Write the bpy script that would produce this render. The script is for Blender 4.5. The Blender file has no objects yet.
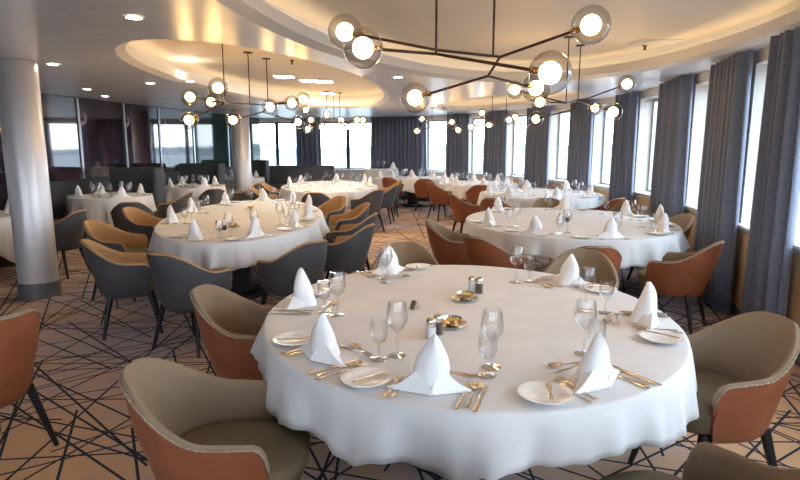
import bpy, bmesh, math, random
from mathutils import Vector, Matrix
random.seed(7)
SC = bpy.context.scene
COL = SC.collection
PI = math.pi
# ------------------------------------------------------------------ camera, world, light
EYE = 1.6; F = 570.0; PITCH = math.radians(9.4)
cam = bpy.data.cameras.new('camera'); cam_o = bpy.data.objects.new('camera', cam); COL.objects.link(cam_o)
cam_o.location = (0, 0, EYE); cam_o.rotation_euler = (PI/2 - PITCH, 0, 0)
cam.sensor_width = 36; cam.lens = F/800*36; cam.clip_start = 0.05; cam.clip_end = 3000
SC.camera = cam_o
W = bpy.data.worlds.new('sky'); SC.world = W; W.use_nodes = True
nt = W.node_tree; nt.nodes.clear()
wo = nt.nodes.new('ShaderNodeOutputWorld'); wb = nt.nodes.new('ShaderNodeBackground')
tc = nt.nodes.new('ShaderNodeTexCoord'); sx = nt.nodes.new('ShaderNodeSeparateXYZ'); rp = nt.nodes.new('ShaderNodeValToRGB')
nt.links.new(tc.outputs['Generated'], sx.inputs[0]); nt.links.new(sx.outputs['Z'], rp.inputs[0])
rp.color_ramp.elements[0].position = 0.0; rp.color_ramp.elements[0].color = (.80, .90, 1.0, 1)
rp.color_ramp.elements[1].position = 0.6; rp.color_ramp.elements[1].color = (.72, .86, 1.0, 1)
nt.links.new(rp.outputs[0], wb.inputs[0]); wb.inputs[1].default_value = 4.6
nt.links.new(wb.outputs[0], wo.inputs[0])
SC.view_settings.view_transform = 'Standard'; SC.view_settings.look = 'None'
SC.view_settings.exposure = 1.24; SC.view_settings.gamma = 1.0; SC.view_settings.use_curve_mapping = False
CEIL = 2.45; COVE = 2.72

def at(x, y, z):            # point of the photograph at height z
    u = x-400; v = y-240
    fw = F*math.cos(PITCH)-v*math.sin(PITCH); dn = F*math.sin(PITCH)+v*math.cos(PITCH)
    t = (EYE-z)/dn
    return Vector((u*t, fw*t, z))
def atd(x, y, Y):           # point of the photograph at distance Y
    u = x-400; v = y-240
    fw = F*math.cos(PITCH)-v*math.sin(PITCH); dn = F*math.sin(PITCH)+v*math.cos(PITCH)
    return Vector((u/fw*Y, Y, EYE-dn/fw*Y))

# ------------------------------------------------------------------ materials
def mat(name, col, rough=.5, metal=0, **k):
    m = bpy.data.materials.new(name); m.use_nodes = True
    b = m.node_tree.nodes['Principled BSDF']
    b.inputs['Base Color'].default_value = (*col, 1); b.inputs['Roughness'].default_value = rough
    b.inputs['Metallic'].default_value = metal
    for a, v in k.items():
        b.inputs[a].default_value = v
    return m
def noise_mat(name, c1, c2, scale, rough=.8, bump=0, detail=3, metal=0, stretch=(1, 1, 1), **k):
    m = mat(name, c1, rough, metal, **k); t = m.node_tree; b = t.nodes['Principled BSDF']
    co = t.nodes.new('ShaderNodeTexCoord'); mp = t.nodes.new('ShaderNodeMapping'); mp.inputs['Scale'].default_value = stretch
    n = t.nodes.new('ShaderNodeTexNoise'); n.inputs['Scale'].default_value = scale; n.inputs['Detail'].default_value = detail
    t.links.new(co.outputs['Object'], mp.inputs[0]); t.links.new(mp.outputs[0], n.inputs['Vector'])
    r = t.nodes.new('ShaderNodeValToRGB'); r.color_ramp.elements[0].position = .35; r.color_ramp.elements[1].position = .65
    r.color_ramp.elements[0].color = (*c1, 1); r.color_ramp.elements[1].color = (*c2, 1)
    t.links.new(n.outputs['Fac'], r.inputs[0]); t.links.new(r.outputs[0], b.inputs['Base Color'])
    if bump:
        bp = t.nodes.new('ShaderNodeBump'); bp.inputs['Strength'].default_value = bump; bp.inputs['Distance'].default_value = .002
        t.links.new(n.outputs['Fac'], bp.inputs['Height']); t.links.new(bp.outputs[0], b.inputs['Normal'])
    return m
def emit(name, col, s):
    m = bpy.data.materials.new(name); m.use_nodes = True; t = m.node_tree; t.nodes.clear()
    o = t.nodes.new('ShaderNodeOutputMaterial'); e = t.nodes.new('ShaderNodeEmission')
    e.inputs[0].default_value = (*col, 1); e.inputs[1].default_value = s; t.links.new(e.outputs[0], o.inputs[0]); return m
def thin_glass(name, tint, refl=1.0, edge=.25, dark=.42):
    m = bpy.data.materials.new(name); m.use_nodes = True; t = m.node_tree; t.nodes.clear()
    o = t.nodes.new('ShaderNodeOutputMaterial'); tr = t.nodes.new('ShaderNodeBsdfTransparent'); gl = t.nodes.new('ShaderNodeBsdfGlossy')
    gl.inputs['Roughness'].default_value = .02; gl.inputs[0].default_value = (.95, .97, 1, 1)
    lw = t.nodes.new('ShaderNodeLayerWeight'); lw.inputs[0].default_value = edge
    mx = t.nodes.new('ShaderNodeMixShader'); mc = t.nodes.new('ShaderNodeMixRGB')
    mc.inputs[1].default_value = (*[min(1, c*1.0) for c in tint], 1); mc.inputs[2].default_value = (*[c*dark for c in tint], 1)
    t.links.new(lw.outputs['Facing'], mc.inputs[0]); t.links.new(mc.outputs[0], tr.inputs[0])
    mu = t.nodes.new('ShaderNodeMath'); mu.operation = 'MULTIPLY'; mu.inputs[1].default_value = refl
    pw = t.nodes.new('ShaderNodeMath'); pw.operation = 'POWER'; pw.inputs[1].default_value = 3.0
    ad = t.nodes.new('ShaderNodeMath'); ad.operation = 'ADD'; ad.inputs[1].default_value = .05
    lf = t.nodes.new('ShaderNodeLayerWeight'); lf.inputs[0].default_value = .5
    t.links.new(lf.outputs['Facing'], pw.inputs[0]); t.links.new(pw.outputs[0], ad.inputs[0]); t.links.new(ad.outputs[0], mu.inputs[0]); t.links.new(mu.outputs[0], mx.inputs[0])
    t.links.new(tr.outputs[0], mx.inputs[1]); t.links.new(gl.outputs[0], mx.inputs[2]); t.links.new(mx.outputs[0], o.inputs[0])
    return m
M = {}
M['cloth'] = noise_mat('white_cloth', (.66, .66, .675), (.71, .71, .725), 5, .75, .25)
M['napkin'] = mat('napkin_linen', (.80, .80, .82), .7)
M['leather'] = noise_mat('cognac_leather', (.225, .068, .029), (.265, .084, .038), 8, .38, .1)
M['fabric'] = noise_mat('taupe_fabric', (.21, .15, .095), (.275, .20, .13), 260, .9, .5)
M['seatfab'] = noise_mat('olive_seat_fabric', (.14, .105, .06), (.18, .14, .085), 260, .9, .5)
M['grey'] = noise_mat('slate_leather', (.062, .067, .075), (.075, .081, .090), 8, .42, .1)
M['tan'] = noise_mat('tan_fabric', (.36, .20, .085), (.42, .24, .11), 240, .9, .5)
M['leg'] = mat('black_wood', (.008, .009, .012), .4)
M['pipe'] = mat('piping', (.33, .25, .18), .6)
M['greypipe'] = mat('tan_piping', (.38, .24, .12), .6)
M['steel'] = mat('polished_steel', (.62, .56, .48), .18, 1.0)
M['brass'] = mat('antique_brass', (.42, .25, .09), .25, 1.0)
M['bronze'] = mat('dark_bronze', (.055, .032, .024), .35, .6)
M['ceramic'] = mat('white_ceramic', (.82, .81, .79), .15)
M['glass'] = thin_glass('clear_glass', (.99, .995, 1.0), 1.3, .28, .35)
M['smoke'] = thin_glass('smoked_globe_glass', (.90, .88, .88), .7, .30, .5)
M['pane'] = thin_glass('window_glass', (.96, .99, 1.0), .6, .2)
M['bulb'] = emit('warm_bulb', (1.0, .58, .20), 17.0)
M['down'] = emit('downlight_glow', (1.0, .84, .62), 40.0)
M['cove'] = emit('cove_led', (1.0, .74, .46), 1.7)
M['white'] = mat('white_paint', (.72, .71, .70), .5)
M['cream'] = mat('cream_wall', (.66, .65, .61), .55)
M['oak'] = mat('warm_cladding', (.52, .34, .20), .5)
M['column'] = mat('column_lacquer', (.58, .57, .59), .28, .25)
M['skirt'] = mat('grey_skirting', (.16, .16, .18), .4, .3)
M['alu'] = mat('brushed_aluminium', (.42, .45, .50), .3, .8)
M['dark'] = mat('dark_frame', (.03, .035, .04), .4)
M['curtain'] = noise_mat('slate_curtain', (.11, .135, .20), (.15, .18, .26), 40, .55, .0)
M['curtain'].node_tree.nodes['Principled BSDF'].inputs['Sheen Weight'].default_value = .3
M['boothgrey'] = noise_mat('booth_grey', (.03, .036, .042), (.045, .05, .058), 30, .7, .2)
M['plum'] = noise_mat('plum_velvet', (.045, .022, .038), (.075, .038, .055), 12, .7, .2)
M['bench'] = noise_mat('brown_bench', (.12, .075, .055), (.16, .10, .075), 20, .8, .2)
M['salt'] = mat('salt', (.8, .8, .8), .8); M['pepper'] = mat('pepper', (.06, .04, .035), .8)
M['butter'] = mat('butter', (.75, .50, .10), .4)
M['white_wall'] = M['white']

# dark reflective artwork glass
def art_glass():
    m = mat('dark_artwork_glass', (.03, .02, .03), .04, .0); t = m.node_tree; b = t.nodes['Principled BSDF']
    b.inputs['Specular IOR Level'].default_value = 1.0; b.inputs['IOR'].default_value = 1.75
    co = t.nodes.new('ShaderNodeTexCoord'); mp = t.nodes.new('ShaderNodeMapping'); mp.inputs['Scale'].default_value = (.8, .35, 1.6)
    n = t.nodes.new('ShaderNodeTexNoise'); n.inputs['Scale'].default_value = .9; n.inputs['Distortion'].default_value = 2.2; n.inputs['Detail'].default_value = 2
    r = t.nodes.new('ShaderNodeValToRGB'); e = r.color_ramp.elements
    e[0].position = .42; e[0].color = (.012, .012, .016, 1); e[1].position = .53; e[1].color = (.06, .027, .05, 1)
    x = e.new(.62); x.color = (.03, .016, .028, 1); x = e.new(.66); x.color = (.42, .38, .42, 1); x = e.new(.72); x.color = (.03, .03, .035, 1)
    t.links.new(co.outputs['Object'], mp.inputs[0]); t.links.new(mp.outputs[0], n.inputs['Vector'])
    t.links.new(n.outputs['Fac'], r.inputs[0]); t.links.new(r.outputs[0], b.inputs['Base Color'])
    return m
M['art'] = art_glass()
M['green_art'] = mat('dark_green_glass', (.03, .055, .052), .05, 0, IOR=1.6)

def carpet():
    m = mat('patterned_carpet', (.3, .2, .12), .95); t = m.node_tree; L = t.links.new; N = t.nodes.new; b = t.nodes['Principled BSDF']
    def mth(op, a, bb=None, c=None):
        n = N('ShaderNodeMath'); n.operation = op
        for i, v in enumerate((a, bb, c)):
            if v is None: continue
            if isinstance(v, (int, float)): n.inputs[i].default_value = v
            else: L(v, n.inputs[i])
        return n.outputs[0]
    co = N('ShaderNodeTexCoord'); sp = N('ShaderNodeSeparateXYZ'); L(co.outputs['Object'], sp.inputs[0])
    X, Y = sp.outputs['X'], sp.outputs['Y']
    rnd = random.Random(5); acc = None
    for i in range(21):
        a = PI*i/21 + rnd.uniform(-.12, .12); s = rnd.uniform(.40, .72); off = rnd.uniform(0, 9)
        u = mth('ADD', mth('MULTIPLY', X, math.cos(a)/s), mth('MULTIPLY_ADD', Y, math.sin(a)/s, off+40))
        vv = mth('ADD', mth('MULTIPLY', X, -math.sin(a)), mth('MULTIPLY', Y, math.cos(a)))
        idn = mth('FLOOR', u); fr = mth('FRACT', u)
        wn = N('ShaderNodeTexWhiteNoise'); wn.noise_dimensions = '2D'
        cb = N('ShaderNodeCombineXYZ'); L(idn, cb.inputs[0]); cb.inputs[1].default_value = i*3.7
        L(cb.outputs[0], wn.inputs['Vector'])
        d = mth('ABSOLUTE', mth('SUBTRACT', fr, mth('MULTIPLY_ADD', wn.outputs['Value'], .7, .15)))
        ln = mth('LESS_THAN', d, .0075/s)
        # broken into long segments
        seg = mth('FLOOR', mth('MULTIPLY_ADD', vv, 1/rnd.uniform(1.7, 2.8), mth('MULTIPLY', wn.outputs['Value'], 7)))
        wn2 = N('ShaderNodeTexWhiteNoise'); wn2.noise_dimensions = '3D'
        cb2 = N('ShaderNodeCombineXYZ'); L(idn, cb2.inputs[0]); L(seg, cb2.inputs[1]); cb2.inputs[2].default_value = i*1.3
        L(cb2.outputs[0], wn2.inputs['Vector'])
        on = mth('GREATER_THAN', wn2.outputs['Value'], .5)
        v = mth('MULTIPLY', ln, on)
        acc = v if acc is None else mth('MAXIMUM', acc, v)
    n = N('ShaderNodeTexNoise'); n.inputs['Scale'].default_value = .55; n.inputs['Detail'].default_value = 4; n.inputs['Roughness'].default_value = .6
    L(co.outputs['Object'], n.inputs['Vector'])
    r = N('ShaderNodeValToRGB'); r.color_ramp.elements[0].position = .40; r.color_ramp.elements[1].position = .60
    r.color_ramp.elements[0].color = (.66, .42, .245, 1); r.color_ramp.elements[1].color = (.45, .37, .40, 1)
    L(n.outputs['Fac'], r.inputs[0])
    n2 = N('ShaderNodeTexNoise'); n2.inputs['Scale'].default_value = 120; L(co.outputs['Object'], n2.inputs['Vector'])
    mm = N('ShaderNodeMixRGB'); mm.blend_type = 'MULTIPLY'; mm.inputs[0].default_value = .5
    L(r.outputs[0], mm.inputs[1]); L(n2.outputs['Color'], mm.inputs[2])
    hs = N('ShaderNodeMixRGB'); hs.blend_type = 'MIX'; hs.inputs[0].default_value = .35; L(r.outputs[0], hs.inputs[1]); L(mm.outputs[0], hs.inputs[2])
    mx = N('ShaderNodeMixRGB'); L(acc, mx.inputs[0]); L(hs.outputs[0], mx.inputs[1]); mx.inputs[2].default_value = (.02, .032, .055, 1)
    L(mx.outputs[0], b.inputs['Base Color']); b.inputs['Specular IOR Level'].default_value = .25
    return m
M['carpet'] = carpet()

def ceiling_mat():
    m = mat('satin_ceiling_panels', (.7, .7, .73), .3, .25); t = m.node_tree; b = t.nodes['Principled BSDF']
    co = t.nodes.new('ShaderNodeTexCoord'); mp = t.nodes.new('ShaderNodeMapping'); mp.inputs['Rotation'].default_value = (0, 0, .12)
    br = t.nodes.new('ShaderNodeTexBrick'); br.inputs['Scale'].default_value = 1; br.inputs['Brick Width'].default_value = 2.6
    br.inputs['Row Height'].default_value = .5; br.inputs['Mortar Size'].default_value = .004; br.offset = .5
    br.inputs['Color1'].default_value = (.86, .90, .98, 1); br.inputs['Color2'].default_value = (.83, .87, .95, 1); br.inputs['Mortar'].default_value = (.55, .56, .60, 1)
    t.links.new(co.outputs['Object'], mp.inputs[0]); t.links.new(mp.outputs[0], br.inputs['Vector']); t.links.new(br.outputs['Color'], b.inputs['Base Color'])
    return m
M['ceil'] = ceiling_mat()
M['cove_paint'] = mat('cove_paint', (.76, .69, .58), .55)

# ------------------------------------------------------------------ helpers
def tag(o, label=None, cat=None, group=None, kind=None):
    if label: o['label'] = label
    if cat: o['category'] = cat
    if group: o['group'] = group
    if kind: o['kind'] = kind
    return o
def empty(name, loc, rz=0):
    o = bpy.data.objects.new(name, None); COL.objects.link(o); o.location = loc; o.rotation_euler = (0, 0, rz)
    o.empty_display_size = .1; return o
def link(name, me, m, parent=None, loc=None, rz=0):
    o = bpy.data.objects.new(name, me); COL.objects.link(o)
    if m is not None and not me.materials: me.materials.append(m)
    if parent is not None: o.parent = parent
    if loc is not None: o.location = loc
    if rz: o.rotation_euler = (0, 0, rz)
    return o
def mesh(name, bm, smooth=False, sharp=None):
    bmesh.ops.recalc_face_normals(bm, faces=bm.faces)
    me = bpy.data.meshes.new(name); bm.to_mesh(me); bm.free()
    if smooth:
        for p in me.polygons: p.use_smooth = True
        if sharp: me.set_sharp_from_angle(angle=math.radians(sharp))
    return me
def obj(name, bm, m, parent=None, smooth=False, sharp=None, loc=None, rz=0):
    return link(name, mesh(name, bm, smooth, sharp), m, parent, loc, rz)
def copy_tree(o, parent=None):
    c = o.copy(); COL.objects.link(c); c.parent = parent
    for ch in list(o.children): copy_tree(ch, c)
    return c
def box(bm, c, s, bev=0, rz=0):
    r = bmesh.ops.create_cube(bm, size=1); vs = r['verts']
    for v in vs: v.co = Vector((v.co.x*s[0], v.co.y*s[1], v.co.z*s[2]))
    if bev:
        es = list({e for v in vs for e in v.link_edges})
        rr = bmesh.ops.bevel(bm, geom=es, offset=bev, segments=3, affect='EDGES', profile=.5)
        vs = list({v for f in rr['faces'] for v in f.verts} | {v for v in vs if v.is_valid})
        fs = set(); st = list(vs)
    mtx = Matrix.Translation(Vector(c)) @ Matrix.Rotation(rz, 4, 'Z')
    bmesh.ops.transform(bm, matrix=mtx, verts=[v for v in vs if v.is_valid])
def lathe(bm, prof, n=24, c=(0, 0, 0), cap0=True, cap1=True, rx=1, ry=1):
    rings = []
    for r, z in prof:
        if r < 1e-6: rings.append([bm.verts.new((c[0], c[1], c[2]+z))])
        else: rings.append([bm.verts.new((c[0]+r*rx*math.cos(2*PI*i/n), c[1]+r*ry*math.sin(2*PI*i/n), c[2]+z)) for i in range(n)])
    for a, b in zip(rings, rings[1:]):
        for i in range(n):
            j = (i+1) % n
            if len(a) == 1 and len(b) == 1: continue
            if len(a) == 1: bm.faces.new((a[0], b[i], b[j]))
            elif len(b) == 1: bm.faces.new((a[i], b[0], a[j]))
            else: bm.faces.new((a[i], b[i], b[j], a[j]))
    if cap0 and len(rings[0]) > 1: bm.faces.new(rings[0])
    if cap1 and len(rings[-1]) > 1: bm.faces.new(rings[-1])
def tube(bm, a, b, r0, r1=None, n=10):
    a = Vector(a); b = Vector(b); r1 = r0 if r1 is None else r1
    d = (b-a).normalized(); u = d.orthogonal().normalized(); w = d.cross(u)
    A = [bm.verts.new(a+(u*math.cos(2*PI*i/n)+w*math.sin(2*PI*i/n))*r0) for i in range(n)]
    B = [bm.verts.new(b+(u*math.cos(2*PI*i/n)+w*math.sin(2*PI*i/n))*r1) for i in range(n)]
    for i in range(n):
        j = (i+1) % n; bm.faces.new((A[i], A[j], B[j], B[i]))
    bm.faces.new(A); bm.faces.new(B)
def sphere(bm, c, r, seg=20, rings=12, sz=1):
    res = bmesh.ops.create_uvsphere(bm, u_segments=seg, v_segments=rings, radius=r)
    for v in res['verts']: v.co = Vector((v.co.x+c[0], v.co.y+c[1], v.co.z*sz+c[2]))
def grid(bm, rows, close=False):
    vr = [[bm.verts.new(p) for p in row] for row in rows]
    for a, b in zip(vr, vr[1:]):
        n = len(a)
        for i in range(n if close else n-1):
            j = (i+1) % n; bm.faces.new((a[i], a[j], b[j], b[i]))
    return vr
def smooth01(x): x = max(0, min(1, x)); return x*x*(3-2*x)

# ------------------------------------------------------------------ floor
bm = bmesh.new(); bmesh.ops.create_grid(bm, x_segments=1, y_segments=1, size=1)
for v in bm.verts: v.co = Vector((v.co.x*8-1.5, v.co.y*12+8, 0))
r = bmesh.ops.extrude_face_region(bm, geom=list(bm.faces))
for v in r['geom']:
    if isinstance(v, bmesh.types.BMVert): v.co.z -= .1
tag(obj('floor', bm, M['carpet']), kind='structure')

# ------------------------------------------------------------------ window wall path (curved)
ctrl = [(2.36, -3), (2.46, -1), (2.56, 1), (2.66, 2.5), (2.83, 4.0), (3.02, 5.0), (3.28, 6.0), (3.5, 7.3), (3.66, 8.6), (3.66, 9.9), (3.42, 11.6), (2.95, 13.2), (2.3, 14.7), (1.5, 15.8), (.6, 16.7), (-.8, 17.5), (-2.4, 18.0), (-4.3, 18.2), (-6.2, 18.2)]
path = []
P_ = [Vector(c) for c in ctrl]; P_ = [2*P_[0]-P_[1]] + P_ + [2*P_[-1]-P_[-2]]
for i in range(1, len(P_)-2):
    a, b, c, d = P_[i-1:i+3]
    for k in range(24):
        t = k/24
        path.append(.5*((2*b)+(c-a)*t+(2*a-5*b+4*c-d)*t*t+(3*b-a-3*c+d)*t**3))
path.append(P_[-2])
S = [0]
for a, b in zip(path, path[1:]): S.append(S[-1]+(b-a).length)
def pth(s, off=0):
    s = max(0, min(S[-1]-1e-4, s))
    lo, hi = 0, len(S)-1
    while hi-lo > 1:
        m_ = (lo+hi)//2
        if S[m_] <= s: lo = m_
        else: hi = m_
    t = (s-S[lo])/(S[lo+1]-S[lo]); p = path[lo].lerp(path[lo+1], t)
    d = (path[min(lo+2, len(path)-1)]-path[max(lo-1, 0)]).normalized()
    n = Vector((d.y, -d.x))
    return p+n*off
def s_of_px(px):
    k = (px-400)*math.cos(PITCH)/F
    for i in range(len(path)-1):
        a, b = path[i], path[i+1]
        if a.y < .3: continue
        fa = a.x/a.y-k; fb = b.x/b.y-k
        if fa >= 0 > fb: return S[i]+(S[i+1]-S[i])*fa/(fa-fb)
    return None
def s_of_y(Y):
    for i in range(len(path)-1):
        if path[i].y <= Y < path[i+1].y: return S[i]
CURT = [(767, 797), (709, 739), (659, 685), (615, 634), (570, 591), (527, 549), (485, 506), (447, 468), (371, 426), (296, 321), (236, 257)]
iv = [(s_of_px(b), s_of_px(a)) for a, b in CURT]     # increasing s
iv = [(s_of_y(-2.9), s_of_y(-2.2)), (s_of_y(-.4), s_of_y(.5)), (s_of_y(1.9), s_of_y(2.6))] + iv + [(S[-1]-.6, S[-1]-.05)]
SILL = .86; HEAD = 2.33; TH = .30
def wall_block(bm, s0, s1, z0, z1, o0=.12, o1=.12+TH):
    n = max(1, int((s1-s0)/.25)+1)
    rows = []
    for i in range(n+1):
        s = s0+(s1-s0)*i/n; a = pth(s, o0); b = pth(s, o1)
        rows.append([(a.x, a.y, z0), (a.x, a.y, z1), (b.x, b.y, z1), (b.x, b.y, z0)])
    vr = grid(bm, rows, close=True); bm.faces.new(vr[0]); bm.faces.new(vr[-1])
bm = bmesh.new()
wall_block(bm, 0, S[-1], 0, SILL)
wall_block(bm, 0, S[-1], HEAD, CEIL+.3)
for a, b in iv: wall_block(bm, a+min(.16, (b-a)*.3), b-.02, SILL, HEAD)
w = obj('wall_right', bm, M['cream']); tag(w, kind='structure')
# warm wood panels under the windows
bm = bmesh.new(); wall_block(bm, 0, s_of_px(480), .1, SILL-.06, .105, .125)
tag(obj('trim_1', bm, M['oak']), kind='structure')
bm = bmesh.new(); wall_block(bm, 0, S[-1], 0, .1, .095, .125)
tag(obj('baseboard_right', bm, M['skirt']), kind='structure')
# windows
wn = 0
for (a0, a1), (b0, b1) in zip(iv, iv[1:]):
    wn += 1; s0, s1 = a1-.02, b0+min(.16, (b1-b0)*.3); o = .12+TH-.07
    root = empty('window_%d' % wn, (0, 0, 0)); tag(root, kind='structure')
    bm = bmesh.new(); fw = .045
    wall_block(bm, s0, s1, SILL, SILL+fw, o-.03, o+.03); wall_block(bm, s0, s1, HEAD-fw, HEAD, o-.03, o+.03)
    wall_block(bm, s0, s0+fw, SILL+fw, HEAD-fw, o-.03, o+.03); wall_block(bm, s1-fw, s1, SILL+fw, HEAD-fw, o-.03, o+.03)
    if wn >= 12:
        m_ = (s0+s1)/2; wall_block(bm, m_-.05, m_+.05, SILL+fw, HEAD-fw, o-.03, o+.03)
    link('window_frame', mesh('window_frame', bm), M['alu'] if wn < 12 else M['dark'], root)
    bm = bmesh.new(); a = pth(s0+fw, o); b = pth(s1-fw, o); c = pth((s0+s1)/2, o)
    rows = [[(p.x, p.y, z) for p in (a, c, b)] for z in (SILL+fw, HEAD-fw)]; grid(bm, rows)
    link('glass_pane', mesh('glass_pane', bm), M['pane'], root)
    bm = bmesh.new(); wall_block(bm, s0, s1, SILL-.01, SILL+.012, .07, .12+TH-.11)
    link('window_sill', mesh('window_sill', bm), M['white'], root)
# curtains
ordn = ['nearest the camera on the window side', 'second from the right edge', 'third from the right edge', 'fourth from the right edge', 'fifth from the right edge', 'sixth from the right edge', 'seventh from the right edge', 'eighth from the right edge', 'wide one behind the far tables', 'between the two back window pairs', 'behind the far column']
for k, (s0, s1) in enumerate(iv[3:14]):
    bm = bmesh.new(); L = s1-s0; npl = max(4, round(L/.15)); N = npl*10
    rows = []
    rnd = random.Random(k); ph = [rnd.uniform(-.5, .5) for _ in range(npl+2)]
    for zi in range(9):
        z = .015+(CEIL-.03)*zi/8; fl = .97+.05*(1-zi/8); row = []
        amp = .066+.014*(1-zi/8)
        for i in range(N+1):
            u = i/N; s = (s0+s1)/2+(u-.5)*L*fl; j = int(u*npl)
            wv = math.sin(2*PI*u*npl+.6*math.sin(2*PI*u*1.7+k)*(1-zi/14)) + .15*math.sin(2*PI*u*npl*.5+k)
            p = pth(s, -.01+amp*wv*.8); row.append((p.x, p.y, z))
        rows.append(row)
    back = []
    grid(bm, rows)
    o = obj('curtain', bm, M['curtain'], smooth=True)
    md = o.modifiers.new('thickness', 'SOLIDIFY'); md.thickness = .008
    tag(o, 'dark slate floor-length pleated curtain, ' + ordn[k], 'curtain', 'curtains along the windows')

# rear and left walls
bm = bmesh.new()
box(bm, (-1.6, -3.1, .43), (9, .2, .86)); box(bm, (-1.6, -3.1, 2.55), (9, .2, .4))
for x in (-6, -4.3, -2.6, -.9, .8, 2.2): box(bm, (x, -3.1, 1.6), (.85, .2, 1.5))
tag(obj('wall_rear', bm, M['cream']), kind='structure')
# left wall: plain in front, artwork glass further on
GL = [Vector(c) for c in ((-6.3, -3.2), (-6.35, 4), (-6.25, 7.4), (-5.95, 9.1), (-5.75, 10.4), (-5.55, 11.7), (-5.35, 12.9), (-5.1, 14.3), (-4.75, 16.0), (-4.4, 18.3))]
bm = bmesh.new()
for a, b in zip(GL, GL[1:]):
    d = (b-a); ang = math.atan2(d.y, d.x); n = Vector((d.y, -d.x)).normalized()
    c = (a+b)/2 - n*.16
    box(bm, (c.x, c.y, 1.37), (d.length+.02, .2, 2.74), 0, ang)
tag(obj('wall_left', bm, M['boothgrey']), kind='structure')
for i, (a, b) in enumerate(zip(GL[1:], GL[2:])):
    d = (b-a); ang = math.atan2(d.y, d.x); n = Vector((d.y, -d.x)).normalized(); c = (a+b)/2-n*.03
    root = empty('wall_panel', (c.x, c.y, 1.0), ang)
    tag(root, 'dark reflective glass wall panel with swirling plum artwork, number %s from the left' % ['one', 'two', 'three', 'four', 'five', 'six', 'seven', 'eight'][i] if i < 6 else ['dark green glass wall panel just left of the far column', 'dark green glass wall panel behind the far column'][i-6], 'wall panel', 'glass panels behind the booths')
    bm = bmesh.new(); box(bm, (0, 0, .725), (d.length-.05, .03, 1.43)); obj('glass_panel', bm, M['green_art'] if i >= 6 else M['art'], root)
    bm = bmesh.new(); box(bm, (-d.length/2+.02, .0, .725), (.055, .07, 1.44)); obj('mullion', bm, M['alu'], root)

# ------------------------------------------------------------------ ceiling with oval coves
def ellipse(cx, cy, rx, ry, tilt, n=72):
    out = []
    for i in range(n):
        a = 2*PI*i/n; x = rx*math.cos(a); y = ry*math.sin(a)
        out.append((cx+x*math.cos(tilt)-y*math.sin(tilt), cy+x*math.sin(tilt)+y*math.cos(tilt)))
    return out
OV = [(-1.6, 9.1, 1.27, 4.2, -.09), (.98, 4.25, 1.86, 3.75, -.22), (2.05, 11.9, 1.05, 2.6, .25)]
bm = bmesh.new(); edges = []
def loop(pts, z):
    vs = [bm.verts.new((x, y, z)) for x, y in pts]
    return vs, [bm.edges.new((vs[i], vs[(i+1) % len(vs)])) for i in range(len(vs))]
outer = [(-6.6, -3.2)] + [(pth(S[-1]*i/60, .25).x, pth(S[-1]*i/60, .25).y) for i in range(61)] + [(-6.6, 18.4)]
edges += loop(outer, CEIL)[1]
for o_ in OV: edges += loop(ellipse(o_[0], o_[1], o_[2]+.1, o_[3]+.1, o_[4]), CEIL)[1]
bmesh.ops.triangle_fill(bm, edges=edges, use_beauty=True, use_dissolve=False)
ce = obj('ceiling', bm, M['ceil']); tag(ce, kind='structure')
for k, o_ in enumerate(OV):
    cx, cy, rx, ry, t = o_
    # bevelled ring + lip + recess
    bm = bmesh.new()
    prof = [(.1, CEIL), (.0, CEIL+.035), (.0, CEIL+.13), (.03, CEIL+.13), (.03, CEIL+.06), (.22, CEIL+.06), (.22, COVE)]
    rows = [[(x, y, z) for x, y in ellipse(cx, cy, rx+e, ry+e, t)] for e, z in prof]
    grid(bm, rows, close=True)
    tag(obj('trim_%d' % (k+2), bm, M['white'], smooth=True, sharp=30), kind='structure')
    bm = bmesh.new(); vs = [bm.verts.new((x, y, COVE)) for x, y in ellipse(cx, cy, rx+.22, ry+.22, t)]; bm.faces.new(vs)
    tag(obj('ceiling', bm, M['cove_paint']), kind='structure')
    bm = bmesh.new(); rows = [[(x, y, CEIL+z) for x, y in ellipse(cx, cy, rx+e, ry+e, t)] for e, z in ((.09, .065), (.09, .085), (.14, .085), (.14, .065))]
    grid(bm, rows, close=True)
    tag(obj('cove_light', bm, M['cove']), ['warm hidden light strip around the left oval ceiling recess', 'warm hidden light strip around the large near ceiling recess', 'warm hidden light strip around the far right ceiling recess'][k], 'light strip')

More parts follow.
